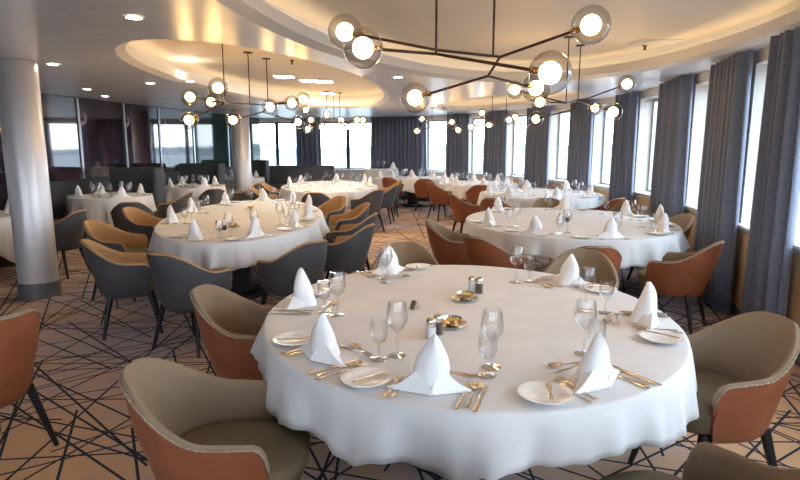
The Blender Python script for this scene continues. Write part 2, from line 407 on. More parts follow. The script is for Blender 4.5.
# downlights
DL = [(134, 17, 'above the left aisle'), (53, 64, 'beside the left column top'), (150, 83, 'left of the oval recess'), (105, 96, 'above the nearest booth'), (87, 89, 'above the glass wall panels'), (190, 81, 'just outside the oval recess edge'), (398, 77, 'between the two big ceiling recesses')]
protoD = None
def downlight(p, label):
    root = empty('downlight', p); tag(root, label, 'ceiling light', 'recessed ceiling downlights')
    bm = bmesh.new(); lathe(bm, [(.07, .0), (.07, -.006), (.052, -.006), (.05, .0)], 28, cap0=False, cap1=False); obj('trim_ring', bm, M['white'], root, True, 30)
    bm = bmesh.new(); lathe(bm, [(0, -.003), (.052, -.003)], 28, cap0=False, cap1=False); obj('lens', bm, M['down'], root)
    return root
for x, y, l in DL:
    downlight(at(x, y, CEIL) - Vector((0, 0, .001)), 'small round recessed downlight ' + l)
for x, y, l in ((284, 76, 'nearest square light inside the left oval recess'), (309, 80, 'second square light inside the left oval recess'), (324, 81, 'third square light inside the left oval recess'), (327, 93, 'fourth square light inside the left oval recess'), (360, 98, 'farthest square light inside the left oval recess')):
    p = at(x, y, COVE); root = empty('ceiling_light', p-Vector((0, 0, .001))); tag(root, 'flush '+l, 'ceiling light', 'square lights in the oval recess')
    bm = bmesh.new(); box(bm, (0, 0, -.006), (.34, .34, .012), .003); obj('frame', bm, M['white'], root)
    bm = bmesh.new(); box(bm, (0, 0, -.0135), (.28, .28, .004)); obj('diffuser', bm, M['down'], root)
for x, y, l in ((292, 60, 'in the left oval recess'), (645, 45, 'in the large near recess')):
    p = at(x, y, COVE); bm = bmesh.new(); lathe(bm, [(.03, 0), (.03, -.01), (.012, -.015), (.012, -.045), (.022, -.05), (.022, -.054)], 16)
    tag(obj('sprinkler', bm, M['bronze'], None, True, 30, p-Vector((0, 0, .001))), 'small ceiling sprinkler head '+l, 'sprinkler')
p = at(370, 77, CEIL)
bm = bmesh.new(); lathe(bm, [(.09, 0), (.09, -.02), (.07, -.035), (0, -.04)], 28); tag(obj('smoke_detector', bm, M['white'], None, True, 30, p-Vector((0, 0, .001))), 'round white ceiling speaker disc left of the recess light', 'detector')
p = at(655, 42, COVE)
bm = bmesh.new(); box(bm, (0, 0, -.004), (.5, .3, .008), .002); tag(obj('ceiling_hatch', bm, M['white'], loc=p-Vector((0, 0, .001))), 'flat white access hatch in the large near ceiling recess', 'hatch')

# columns
for x, y, r, lab in ((-3.9, 6.0, .19, 'large round pale lacquered column at left by the aisle'), (-3.85, 14.0, .215, 'farther round pale column beside the green glass panel')):
    root = empty('column', (x, y, 0)); tag(root, lab, 'column', 'round columns')
    bm = bmesh.new(); lathe(bm, [(r, .16), (r, CEIL-.02), (r*.97, CEIL-.004)], 48); obj('shaft', bm, M['column'], root, True, 30)
    bm = bmesh.new(); lathe(bm, [(r+.012, .003), (r+.012, .155), (r, .165)], 48); obj('skirting', bm, M['skirt'], root, True, 30)

# ------------------------------------------------------------------ chair
def chair_proto(kind):
    leather, fab, pipe, seatf = (M['leather'], M['fabric'], M['pipe'], M['seatfab']) if kind == 'brown' else (M['grey'], M['tan'], M['greypipe'], M['seatfab'])
    root = empty('dining_chair', (0, 0, 0))
    # plan curve of the tub, back at -y
    R = .285; YB = -.02; ARM = .225
    larc = R*PI/2; tot = larc+ARM; NT = 28
    def plan(t):          # t in -1..1 -> x,y,nx,ny
        s = abs(t)*tot; sg = 1 if t >= 0 else -1
        if s < larc:
            a = s/R; x = R*math.sin(a); y = YB-R*math.cos(a); nx = math.sin(a); ny = -math.cos(a)
        else:
            q = (s-larc)/ARM; x = R-.02*q*q; y = YB+(s-larc); nx = 1; ny = .0
        return sg*x, y, sg*nx, ny
    def top(t):
        a = abs(t); h = .815-.175*smooth01((a-.10)/.58)-.015*smooth01((a-.6)/.4)
        e = max(0, a-.88)/.12; return h-.10*e**2.5
    def pt(t, z, inset=0):
        x, y, nx, ny = plan(t); f = max(0, min(1, (z-.33)/.30)); sc = .74+.22*f**.55+.045*max(0, (z-.5)/.3)
        back = max(0, 1-abs(t)/.75)
        X = (x-nx*inset)*sc; Y = (y-ny*inset); Y = (Y-.02)*sc+.02 - .05*back*max(0, (z-.45)/.35)
        lowfront = smooth01((abs(t)-.7)/.3)*(1-f)*.03
        return Vector((X, Y-lowfront, z))
    ts = [-1+2*i/(2*NT) for i in range(2*NT+1)]
    zr = [0, .05, .12, .22, .36, .52, .68, .84, 1.0]
    bm = bmesh.new(); rows = []
    for k in zr: rows.append([pt(t, .33+(top(t)-.012-.33)*k) for t in ts])
    vr = grid(bm, rows)
    # underside
    bm.faces.new(vr[0])
    # front edges of the arms
    ins = .026
    inner = [[pt(t, .42+(top(t)-.012-.42)*k, ins) for t in (ts[0], ts[-1])] for k in (0, .5, 1)]
    for e, idx in ((0, 0), (1, -1)):
        col = [bm.verts.new(r[e]) for r in inner]; oc = [vr[4][idx], vr[6][idx], vr[8][idx]]
        for i in range(2): bm.faces.new((oc[i], oc[i+1], col[i+1], col[i]))
        b0 = vr[0][idx]; bm.faces.new((b0, vr[1][idx], vr[2][idx], vr[3][idx], vr[4][idx], col[0]))
    obj('shell', bm, leather, root, True, 60)
    # lining
    bm = bmesh.new(); rows = []
    rows.append([pt(t, top(t)-.012, -.001) for t in ts]); rows.append([pt(t, top(t)-.002, .006) for t in ts])
    rows.append([pt(t, top(t)+.003, ins*.5) for t in ts]); rows.append([pt(t, top(t)-.004, ins) for t in ts])
    for k in (.85, .65, .45, .2, 0): rows.append([pt(t, .42+(top(t)-.42)*k, ins+.012*(1-abs(2*k-1))) for t in ts])
    grid(bm, rows)
    o = obj('lining', bm, fab, root, True, 60); o['label'] = 'woven fabric inner lining'
    # piping
    bm = bmesh.new(); pts = [pt(t, top(t)-.011, -.003) for t in ts]
    for a, b in zip(pts, pts[1:]): tube(bm, a, b, .0035, None, 5)
    obj('piping', bm, pipe, root, True)
    # seat cushion
    bm = bmesh.new(); n = 40; rows = []
    def srad(a):
        x = math.cos(a); y = math.sin(a)
        ex = 3.2 if y > 0 else 2.3
        r = (abs(x)**ex+abs(y)**ex)**(-1/ex); return Vector((x*r*.236, y*r*.27+.035, 0))
    for z, s in ((.365, .74), (.37, .84), (.40, .90), (.45, .97), (.478, .975), (.492, .90), (.50, .6), (.503, .2)):
        rows.append([Vector((srad(2*PI*i/n).x*s, srad(2*PI*i/n).y*s + .03*(1-s)*0, z)) for i in range(n)])
    vr = grid(bm, rows, close=True); bm.faces.new(vr[0]); bm.faces.new(vr[-1])
    obj('seat', bm, seatf, root, True, 70)
    for sx_, sy_ in ((1, 1), (-1, 1), (1, -1), (-1, -1)):
        bm = bmesh.new(); tube(bm, (sx_*.17, sy_*.15+.0, .36), (sx_*.235, sy_*.225, .0), .024, .013, 12)
        obj('leg', bm, M['leg'], root, True, 50)
    return root
protos = {}
def chair(kind, x, y, face, label, group):
    if kind not in protos: o = protos[kind] = chair_proto(kind)
    else: o = copy_tree(protos[kind])
    o.location = (x, y, 0); o.rotation_euler = (0, 0, math.radians(face-90))
    tag(o, label, 'chair', group)

# ------------------------------------------------------------------ tables
def table(cx, cy, rx, ry, tilt, name, drop=.24, seed=0, peds=((0, 0),), pr=.28):
    root = empty('dining_table', (cx, cy, 0), tilt); tag(root, 'dark pedestal dining table under the cloth, ' + name, 'table', 'clothed dining tables')
    bm = bmesh.new(); lathe(bm, [(1, .72), (1, .745)], 64, rx=rx-.01, ry=ry-.01); obj('tabletop', bm, M['leg'], root, True, 40)
    for px_, py_ in peds:
        bm = bmesh.new(); lathe(bm, [(pr, .0), (pr, .045), (pr*.97, .055), (pr*.5, .06), (pr*.48, .71)], 40, (px_, py_, 0)); obj('pedestal', bm, M['leg'], root, True, 40)
    rnd = random.Random(seed); n = 300
    kf = max(7, round((rx+ry)*PI/.42)); ph = [rnd.uniform(0, 6.28) for _ in range(6)]
    def wave(a): w_ = .55*math.sin(kf*a+1.3*math.sin(2*a+ph[0])+ph[1])+.3*math.sin((kf*1.0+3)*a+ph[2])+.25*math.sin(2*kf*a+ph[3]+2*math.sin(a))+.10*math.sin((4*kf+1)*a+ph[5]+3*math.sin(2*a)); return w_
    def hem(a): return drop*(1+.15*math.sin(4*a+ph[4])+.08*math.sin(7*a+ph[5]))+.022*wave(a+.1)
    bm = bmesh.new(); rows = []
    for k in (.25, .6, .85, .96): rows.append([(rx*k*math.cos(2*PI*i/n), ry*k*math.sin(2*PI*i/n), .757) for i in range(n)])
    for q in (0, .35, .7, 1):
        a2 = q*PI/2
        rows.append([((rx-.008+.016*math.sin(a2))*math.cos(2*PI*i/n), (ry-.008+.016*math.sin(a2))*math.sin(2*PI*i/n), .757-.014*(1-math.cos(a2))) for i in range(n)])
    for d in (.12, .25, .4, .55, .7, .85, 1):
        row = []
        for i in range(n):
            a = 2*PI*i/n; off = .010+.030*d**.8+(.050*d**1.1*min(1.7, drop/.22))*wave(a)
            off = max(off, .006)
            row.append(((rx+off)*math.cos(a), (ry+off)*math.sin(a), .743-hem(a)*d))
        rows.append(row)
    vr = grid(bm, rows, close=True); bm.faces.new(vr[0])
    c = obj('tablecloth', bm, M['cloth'], None, True, 80, (cx, cy, 0), tilt)
    tag(c, 'white cloth with a wavy hem, ' + name, 'tablecloth', 'white tablecloths')
    md = c.modifiers.new('thickness', 'SOLIDIFY'); md.thickness = .002; md.offset = -1
    return root
TZ = .7585

# --- tableware prototypes (meshes) -----------------------------------------
def napkin_mesh(v):
    rnd = random.Random(v); bm = bmesh.new(); n = 16; rows = []
    H_ = .19+rnd.uniform(-.01, .012); lean = rnd.uniform(-.012, .012)
    for k in range(11):
        t = k/10; w = .056*(1-t**3.4)**.75*(.86+.30*math.sin(PI*min(1, t*1.2))); d = .040*(1-t)**.8+.002
        row = []
        for i in range(n):
            a = 2*PI*i/n
            x = w*math.cos(a); y = (.036 if math.sin(a) < 0 else .012+.072*(1-t)**1.1)*math.sin(a)*(1 if math.sin(a) > 0 else (1-t**5))
            y -= .006*math.exp(-(math.cos(a)*3)**2)*(1 if math.sin(a) < 0 else 0)
            row.append((x+lean*t*t, y, H_*t))
        rows.append(row)
    vr = grid(bm, rows, close=True); bm.faces.new(vr[0]); bm.faces.new(vr[-1])
    for s in (1, -1):      # side wings: folded flaps
        tip = Vector((s*(.148+rnd.uniform(-.01, .01)), -.01+rnd.uniform(-.01, .02), .006))
        top_ = Vector((s*.035, -.02, .092)); fr = Vector((-s*.008, -.060, .001)); bk = Vector((s*.05, .045, .001)); bt = Vector((s*.03, .03, .075))
        N = 7
        def curve(a, b, sag):
            return [a.lerp(b, i/N)+Vector((0, 0, -sag*math.sin(PI*i/N))) for i in range(N+1)]
        A = curve(top_, tip, .014); B = curve(bt, tip+Vector((0, .012, 0)), .02); C_ = curve(bk, tip+Vector((0, .014, -.005)), 0); D = curve(fr, tip+Vector((0, -.004, -.005)), 0)
        vr = grid(bm, [[A[i], B[i], C_[i], D[i]] for i in range(N+1)], close=True); bm.faces.new(vr[0]); bm.faces.new(vr[-1])
    return mesh('napkin', bm, True, 50)
def cutlery_mesh(kind):
    bm = bmesh.new()
    def strip(sec, th=.0022, zf=lambda y: .002):
        rows = []
        for y, w in sec:
            z = zf(y); rows.append([(-w, y, z), (-w*.5, y, z+th), (w*.5, y, z+th), (w, y, z), (0, y, z-th*.4)])
        vr = grid(bm, rows, close=True); bm.faces.new(vr[0]); bm.faces.new(vr[-1])
    hz = lambda y: .0025
    if kind == 'knife':
        strip([(-.115, .006), (-.112, .0085), (-.06, .008), (-.02, .0065), (-.005, .0055), (0, .008), (.03, .0095), (.08, .0095), (.102, .007), (.113, .002)], .0026)
    elif kind == 'butter_knife':
        strip([(-.08, .006), (-.06, .007), (-.02, .005), (0, .006), (.02, .0095), (.05, .010), (.068, .006), (.075, .002)], .0024)
    elif kind == 'fork':
        z = lambda y: .003+.010*max(0, math.sin((y+.0)/.1*PI*.9)) if y > 0 else .003
        strip([(-.1, .007), (-.095, .009), (-.06, .007), (-.02, .0035), (.02, .003), (.035, .006), (.042, .0125), (.055, .0128)], .0016, z)
        for i in range(4):
            x = -.0108+.0072*i; rows = []
            for y, w in ((.053, .0022), (.08, .0021), (.097, .0010)):
                zz = z(y); rows.append([(x-w, y, zz), (x, y, zz+.0018), (x+w, y, zz), (x, y, zz-.001)])
            vr = grid(bm, rows, close=True); bm.faces.new(vr[0]); bm.faces.new(vr[-1])
    else:
        strip([(-.1, .007), (-.095, .009), (-.06, .007), (-.02, .0035), (.03, .003), (.045, .005)], .0016)
        n = 18; rows = []
        for r_, z_ in ((1, .0085), (.8, .005), (.45, .0025), (.1, .0015)):
            rows.append([(.021*r_*math.cos(2*PI*i/n), .072+.033*r_*math.sin(2*PI*i/n), z_) for i in range(n)])
        rows = [[(.021*math.cos(2*PI*i/n), .072+.033*math.sin(2*PI*i/n), .0065) for i in range(n)]]+rows if False else rows
        low = [[(a, b, c-.0012) for a, b, c in r_] for r_ in rows[::-1]]
        vr = grid(bm, low+rows, close=True); bm.faces.new(vr[0]); bm.faces.new(vr[-1])
    return mesh(kind, bm, True, 50)
def lathe_mesh(name, prof, n=28):
    bm = bmesh.new(); lathe(bm, prof, n, cap0=False, cap1=False); return mesh(name, bm, True, 50)
MS = {
 'napkin': [napkin_mesh(i) for i in range(5)],
 'fork': cutlery_mesh('fork'), 'knife': cutlery_mesh('knife'), 'spoon': cutlery_mesh('spoon'), 'butter_knife': cutlery_mesh('butter_knife'),
 'plate': lathe_mesh('bread_plate', [(0, .0), (.05, .0), (.055, .003), (.092, .014), (.093, .0165), (.088, .0165), (.058, .008), (.053, .005), (0, .005)], 40),
 'wine': lathe_mesh('wine_glass', [(0, .0), (.036, .001), (.035, .003), (.008, .007), (.0042, .014), (.004, .09), (.008, .098), (.028, .112), (.040, .138), (.0415, .155), (.037, .185), (.0325, .212), (.0318, .212)]),
 'water': lathe_mesh('water_glass', [(0, .0), (.033, .001), (.032, .003), (.008, .007), (.0045, .012), (.0045, .055), (.009, .062), (.027, .076), (.033, .098), (.032, .125), (.0285, .152), (.0278, .152)]),
}
for k, mm in (('fork', 'steel'), ('knife', 'steel'), ('spoon', 'steel'), ('butter_knife', 'steel'), ('plate', 'ceramic'), ('wine', 'glass'), ('water', 'glass')): MS[k].materials.append(M[mm])
for m_ in MS['napkin']: m_.materials.append(M['napkin'])
def put(name, me, p, rz, label, cat, group):
    o = bpy.data.objects.new(name, me); COL.objects.link(o); o.scale = (1.08,)*3 if cat == 'glass' else (1, 1, 1); o.location = p; o.rotation_euler = (0, 0, rz)
    tag(o, label, cat, group); return o
def on_rim(cx, cy, rx, ry, tilt, ang, inset):
    a = math.radians(ang)-tilt
    # parametric direction
    k = 1/math.sqrt((math.cos(a)/rx)**2+(math.sin(a)/ry)**2)
    x, y = math.cos(a)*k, math.sin(a)*k; nx, ny = x/rx**2, y/ry**2; l = math.hypot(nx, ny); nx /= l; ny /= l
    x -= nx*inset; y -= ny*inset
    c, s = math.cos(tilt), math.sin(tilt)
    return Vector((cx+x*c-y*s, cy+x*s+y*c, TZ)), math.atan2(nx*s+ny*c, nx*c-ny*s)
cnt = 0
def setting(T, ang, seat, tname, level, jit=0):
    """level 3: full cover, 2: middle distance, 1: far"""
    global cnt; cnt += 1; rnd = random.Random(cnt*13+5)
    base, out = on_rim(*T, ang, 0); rz = out+PI/2          # local +y towards the centre
    dx = Vector((math.cos(rz), math.sin(rz), 0)); dy = Vector((-math.sin(rz), math.cos(rz), 0))
    def P(x, y, z=0): return base+dx*x+dy*y+Vector((0, 0, z))
    where = ' at the ' + seat + ' place, ' + tname
    g = ', ' + tname
    put('folded_napkin', MS['napkin'][cnt % 5], P(rnd.uniform(-.015, .015), .14, .0005), rz+rnd.uniform(-.35, .35), 'white peaked folded napkin'+where, 'napkin', 'folded napkins'+g)
    a = rz+rnd.uniform(-.2, .2)
    put('bread_plate', MS['plate'], P(-.245, .135, .0005), a, 'white bread plate'+where, 'plate', 'bread plates'+g)
    put('wine_glass', MS['wine'], P(.18+rnd.uniform(-.02, .02), .385+rnd.uniform(-.02, .02), .0005), a, 'tall stemmed wine glass'+where, 'glass', 'wine glasses'+g)
    put('water_glass', MS['water'], P(.155+rnd.uniform(-.02, .02), .305+rnd.uniform(-.02, .02), .0005), a, 'shorter stemmed glass'+where, 'glass', 'short glasses'+g)
    if level >= 2:
        put('fork', MS['fork'], P(-.105, .13, .001), rz+rnd.uniform(-.06, .06), 'silver fork'+where, 'fork', 'forks'+g)
        put('dinner_knife', MS['knife'], P(.115, .125, .001), rz+rnd.uniform(-.05, .05), 'silver dinner knife'+where, 'knife', 'dinner knives'+g)
        put('soup_spoon', MS['spoon'], P(.145, .125, .001), rz+rnd.uniform(-.05, .05), 'silver soup spoon'+where, 'spoon', 'soup spoons'+g)
    if level >= 3:
        put('butter_knife', MS['butter_knife'], P(-.225, .135, .0185), rz-.5+rnd.uniform(-.2, .1), 'silver butter knife resting on the plate'+where, 'knife', 'butter knives'+g)
        put('fork', MS['fork'], P(-.135, .12, .001), rz+rnd.uniform(-.06, .06), 'outer silver fork'+where, 'fork', 'outer forks'+g)
        put('dinner_knife', MS['knife'], P(.175, .12, .001), rz+rnd.uniform(-.05, .05), 'outer silver knife'+where, 'knife', 'outer knives'+g)
        put('dessert_spoon', MS['spoon'], P(.05, .31, .001), rz+1.45+rnd.uniform(-.25, .25), 'dessert spoon laid crosswise'+where, 'spoon', 'dessert spoons'+g)
        put('dessert_fork', MS['fork'], P(.03, .275, .001), rz-1.6+rnd.uniform(-.2, .2), 'dessert fork laid crosswise'+where, 'fork', 'dessert forks'+g)
def shaker(p, what, label):
    root = empty(what+'_shaker', p); root.scale = (1.25, 1.25, 1.25); tag(root, label, 'shaker')
    bm = bmesh.new(); lathe(bm, [(0, 0), (.019, 0), (.02, .003), (.018, .05), (.016, .056)], 18, cap1=False); obj('bottle', bm, M['glass'], root, True, 40)
    bm = bmesh.new(); lathe(bm, [(.0165, .003), (.0165, .04)], 16); obj('contents', bm, M[what], root, True, 40)
    bm = bmesh.new(); lathe(bm, [(.0175, .055), (.018, .066), (.013, .074), (.005, .077), (0, .077)], 18); obj('cap', bm, M['steel'], root, True, 40)
def butter_dish(p, label):
    root = empty('butter_dish', p); root.scale = (1.12, 1.12, 1.25); tag(root, label, 'dish')
    bm = bmesh.new(); lathe(bm, [(0, 0), (.04, 0), (.066, .008), (.066, .010), (.04, .003), (0, .003)], 30); obj('saucer', bm, M['steel'], root, True, 40)
    bm = bmesh.new(); lathe(bm, [(0, .004), (.024, .004), (.036, .016), (.042, .032), (.040, .032), (.034, .018), (.022, .008), (0, .008)], 30); obj('bowl', bm, M['steel'], root, True, 40)
    for i in range(4):
        bm = bmesh.new(); box(bm, (0, 0, 0), (.034, .011, .02), .003); o = obj('butter_curl', bm, M['butter'], root, True, 40, (-.021+.014*i, 0, .0215)); o.rotation_euler = (0, .35, PI/2)
def card_holder(p, rz, label):
    bm = bmesh.new(); pr_ = [(-.022, 0), (.022, 0), (.004, .045), (-.004, .045)]
    grid(bm, [[(x, -.02, z) for x, z in pr_], [(x, .02, z) for x, z in pr_]], close=True)
    for y in (-.02, .02): bm.faces.new([bm.verts.new((x, y, z)) for x, z in pr_])
    tag(obj('card_holder', bm, M['steel'], None, False, None, p, rz), label, 'holder')

# ------------------------------------------------------------------ front round table
T1 = (.34, 2.86, 1.01, 1.15, 0); N1 = 'front table'
table(*T1, 'the large round one nearest the camera', .19, 3, pr=.34)
def ang_of(T, x, y): return math.degrees(math.atan2(y-T[1], x-T[0]))
for (x, y), seat in (((-.39, 2.13), 'near left'), ((-.48, 2.95), 'left'), ((.02, 3.52), 'far left'), ((.94, 3.35), 'far right'), ((1.18, 2.65), 'right'), ((.73, 1.92), 'near right'), ((.08, 1.79), 'nearest middle')):
    setting(T1, ang_of(T1, x, y), seat, N1, 3)
def tz(x, y): p = at(x, y, TZ); p.z += .001; return p
shaker(tz(431, 338), 'salt', 'small glass salt shaker with steel cap on the front table')
shaker(tz(438, 334), 'pepper', 'small glass pepper shaker beside the salt on the front table')
butter_dish(tz(452, 326), 'silver butter dish beside the shakers, nearer one on the front table')
butter_dish(tz(465, 300), 'silver butter dish farther back on the front table')
shaker(tz(472, 292), 'salt', 'farther glass salt shaker behind the far butter dish, front table')
shaker(tz(479, 293), 'pepper', 'farther glass pepper shaker behind the far butter dish, front table')
card_holder(tz(415, 309), .6, 'small silver wedge card holder on the front table')
G1 = 'leather chairs around the front table'
chair('brown', -.64, 1.98, 6, 'cognac leather tub chair at lower left with its olive seat fully showing', G1)
chair('brown', -.80, 3.08, -4, 'cognac tub chair on the left side of the front table', G1)
chair('brown', .05, 4.28, -88, 'tub chair facing the camera, far left side of the front table', G1)
chair('brown', 1.27, 4.00, -118, 'tub chair facing the camera, far right side of the front table', G1)
chair('brown', 1.44, 2.50, 190, 'large cognac tub chair on the right side of the front table', G1)
chair('brown', .84, 1.53, 115, 'tub chair cropped by the bottom right edge of the photo', G1)
chair('brown', .0, 1.40, 93, 'tub chair under the bottom edge of the photo, only an arm tip showing', G1)
chair('brown', -2.15, 2.72, 160, 'cognac tub chair cropped by the left edge, seen from behind', 'leather chair at the left photo edge')

# ------------------------------------------------------------------ right table behind
T2 = (1.90, 6.45, 1.13, 1.38, 0); N2 = 'right middle table'
table(*T2, 'middle right behind the front one', .22, 8, pr=.34)
for i, (a, seat) in enumerate(((200, 'left'), (238, 'near left'), (272, 'nearest middle'), (312, 'near right'), (350, 'right'), (30, 'far right'), (75, 'far middle'), (125, 'far left'))): setting(T2, a, seat, N2, 2)
butter_dish(Vector((1.9, 6.5, TZ+.001)), 'silver butter dish in the middle of the right middle table')
shaker(Vector((1.8, 6.35, TZ+.001)), 'salt', 'glass salt shaker on the right middle table'); shaker(Vector((1.87, 6.32, TZ+.001)), 'pepper', 'glass pepper shaker on the right middle table')
G2 = 'leather chairs around the right middle table'
chair('brown', .62, 6.0, -12, 'cognac tub chair at the left of the right middle table, lining visible', G2)
chair('brown', .90, 5.15, 38, 'cognac tub chair seen from behind, near left of the right middle table', G2)
chair('brown', 1.58, 4.78, 88, 'cognac tub chair back just behind the front table, right middle table', G2)
chair('brown', 2.42, 4.90, 140, 'cognac tub chair in side view by the curtains, near right', G2)
chair('brown', 3.0, 6.5, 188, 'brown tub chair against the window wall, right middle table', G2)
chair('brown', 2.95, 7.75, 215, 'brown tub chair at the far right of the right middle table', G2)
chair('brown', 2.2, 8.3, 262, 'brown tub chair at the far side of the right middle table', G2)

# ------------------------------------------------------------------ long oval table left
T3 = (-1.88, 6.95, .92, 2.03, .13); N3 = 'long oval table'
table(*T3, 'the long oval one on the left', .24, 5, peds=((0, -.9), (0, .9)), pr=.3)
for a, seat in ((268, 'nearest end left'), (290, 'near end right'), (312, 'right side first'), (345, 'right side second'), (40, 'right side third'), (75, 'far end right'), (97, 'far end left'), (120, 'left side third'), (160, 'left side second'), (222, 'left side first')): setting(T3, a, seat, N3, 2)
butter_dish(Vector((-1.75, 5.9, TZ+.001)), 'silver butter dish at the near end of the long oval table')
butter_dish(Vector((-2.0, 7.6, TZ+.001)), 'silver butter dish at the far end of the long oval table')
shaker(Vector((-1.85, 5.75, TZ+.001)), 'salt', 'glass salt shaker on the long oval table'); shaker(Vector((-1.78, 5.72, TZ+.001)), 'pepper', 'glass pepper shaker on the long oval table')
card_holder(Vector((-1.65, 6.5, TZ+.001)), .3, 'small silver wedge card holder on the long oval table')
G3 = 'grey chairs around the long oval table'
for x, y, f, lab in ((-2.36, 4.86, 24, 'grey tub chair with tan lining at the near left corner'), (-1.66, 4.45, 66, 'grey tub chair seen from behind at the near end'),
                     (-.95, 4.92, 140, 'grey tub chair back, near right'), (-.61, 5.85, 165, 'first grey tub chair on the right side'), (-.62, 6.75, 172, 'second grey tub chair on the right side'),
                     (-.76, 7.8, 198, 'third grey tub chair on the right side, tan lining showing'), (-2.98, 6.0, -2, 'tan-lined tub chair on the left side, second from the front'),
                     (-3.2, 7.3, -5, 'tan-lined tub chair on the left side, third from the front'), (-1.15, 8.75, 225, 'grey tub chair at the far right corner')):
    chair('grey', x, y, f, lab + ', long oval table', G3)

# ------------------------------------------------------------------ far tables
def far_table(T, desc, nm, n, drop, seed, a0=0, pr=.28, peds=((0, 0),)):
    table(*T, desc, drop, seed, pr=pr, peds=peds)
    names = {8: ['right', 'far right', 'far middle', 'far left', 'left', 'near left', 'nearest', 'near right'], 6: ['right', 'far right', 'far left', 'left', 'near left', 'near right'], 4: ['far right', 'far left', 'near left', 'near right']}[n]
    for i in range(6):
        a = 2*PI*i/6+seed; q = .30 if n == 4 else .42
        put('wine_glass', MS['wine' if i % 2 else 'water'], Vector((T[0]+T[2]*q*math.cos(a), T[1]+T[3]*q*math.sin(a), TZ+.0005)), 0, 'stemmed glass in the cluster around the middle of the ' + nm, 'glass', 'glass cluster, ' + nm)
    for i in range(n): setting(T, a0+360*i/n, names[i], nm, 2 if nm in ('centre back table', 'third right table') else 1)
far_table((-1.5, 12.2, 1.0, 1.75, .08), 'the oval one in the centre distance', 'centre back table', 8, .26, 21)
far_table((2.5, 10.2, 1.05, 1.2, 0), 'third one along the right windows', 'third right table', 8, .24, 22)
far_table((1.78, 13.0, .88, 1.0, 0), 'fourth one along the right windows', 'fourth right table', 8, .24, 23)
far_table((.33, 15.25, 1.0, .75, 0), 'the farthest one before the back curtain', 'farthest table', 8, .3, 24)
far_table((-4.95, 9.75, .66, .62, 0), 'in the nearest booth at left', 'nearest booth table', 4, .50, 25, 45, .2)
far_table((-4.38, 12.1, .64, .62, 0), 'in the second booth at left', 'second booth table', 4, .50, 26, 45, .2)
far_table((-4.2, 15.1, .6, .62, 0), 'in the third booth beside the far column', 'third booth table', 4, .50, 27, 45, .2)
far_table((-5.25, 6.9, .55, .60, 0), 'cropped by the left edge behind the column', 'left edge table', 4, .50, 28, 45, .2)
G4 = 'chairs around the centre back table'
for x, y, f, lab in ((-1.45, 10.05, 88, 'grey tub chair seen from behind, near end'), (-.62, 10.6, 140, 'grey tub chair, near right side'), (-.38, 11.9, 172, 'grey tub chair, right side'),
                     (-.3, 13.0, 190, 'tan-lined tub chair, far right side'), (-2.62, 11.2, 5, 'tan-lined tub chair, near left side'), (-2.68, 12.4, -3, 'tan-lined tub chair, far left side')):
    chair('grey', x, y, f, lab+', centre back table', G4)
G5 = 'brown chairs around the far right tables'
for x, y, f, lab in ((1.15, 9.6, 12, 'brown tub chair at the left of the third right table'), (1.55, 8.9, 60, 'brown tub chair at the near left of the third right table'),
                     (3.2, 8.95, 120, 'brown tub chair near the windows, third right table'), (3.0, 11.35, 235, 'brown tub chair far right of the third right table'),
                     (1.65, 11.95, 90, 'brown tub chair seen from behind, fourth right table'), (.92, 12.5, 25, 'brown tub chair on its left side, fourth right table'),
                     (.62, 14.12, 85, 'brown tub chair seen from behind, farthest table'), (-.15, 14.6, 60, 'brown tub chair at the left of the farthest table')):
    chair('brown', x, y, f, lab, G5)
G6 = 'grey chairs at the booth tables'
for x, y, f, lab in ((-3.95, 8.35, 112, 'grey tub chair seen from behind at the nearest booth table'), (-3.95, 9.85, 185, 'tan-lined grey tub chair on the right of the nearest booth table'),
                     (-3.55, 10.85, 112, 'grey tub chair seen from behind at the second booth table'), (-3.35, 12.2, 180, 'grey tub chair on the right of the second booth table'),
                     (-4.25, 7.0, 178, 'grey tub chair just right of the left column, by the left edge table'), (-4.45, 5.6, 150, 'grey tub chair at the left photo edge before the column')):
    chair('grey', x, y, f, lab, G6)

# booths: benches with tall padded backs
def booth(x, y, w, lab, mm, side=True, h=1.2):
    root = empty('booth_bench', (x, y, 0)); tag(root, lab, 'bench', 'booth seating')
    bm = bmesh.new(); box(bm, (0, .08, h/2+.01), (w, .14, h-.02), .05); obj('backrest', bm, mm, root, True, 40)
    bm = bmesh.new(); box(bm, (-.05, -.22, .43), (w-.2, .46, .12), .04); obj('seat', bm, M['bench'], root, True, 40)
    bm = bmesh.new(); box(bm, (-.05, -.2, .185), (w-.2, .38, .36), .01); obj('base', bm, M['plum'], root)
    bm = bmesh.new(); box(bm, (w/2+.02, -.06, h/2+.01), (.1, .42, h-.02), .045); obj('end_panel', bm, M['boothgrey'], root, True, 40)
booth(-4.98, 10.7, .95, 'dark padded booth bench behind the nearest booth table', M['boothgrey'])
booth(-4.62, 13.2, 1.0, 'dark padded booth bench behind the second booth table', M['boothgrey'])
booth(-4.1, 16.3, .6, 'dark padded booth bench behind the third booth table', M['boothgrey'])
booth(-5.6, 7.78, .95, 'plum booth bench behind the left edge table', M['plum'])
# side bench with plum back along the glass wall
root = empty('side_bench', (-5.62, 8.6, 0), .12); tag(root, 'curved brown side bench with plum back left of the nearest booth table', 'bench', 'booth seating')
bm = bmesh.new(); box(bm, (-.1, 0, .6), (.14, 1.1, 1.16), .05); obj('backrest', bm, M['plum'], root, True, 40)
bm = bmesh.new(); box(bm, (.16, -.02, .225), (.42, .95, .43), .04); obj('seat', bm, M['bench'], root, True, 40)
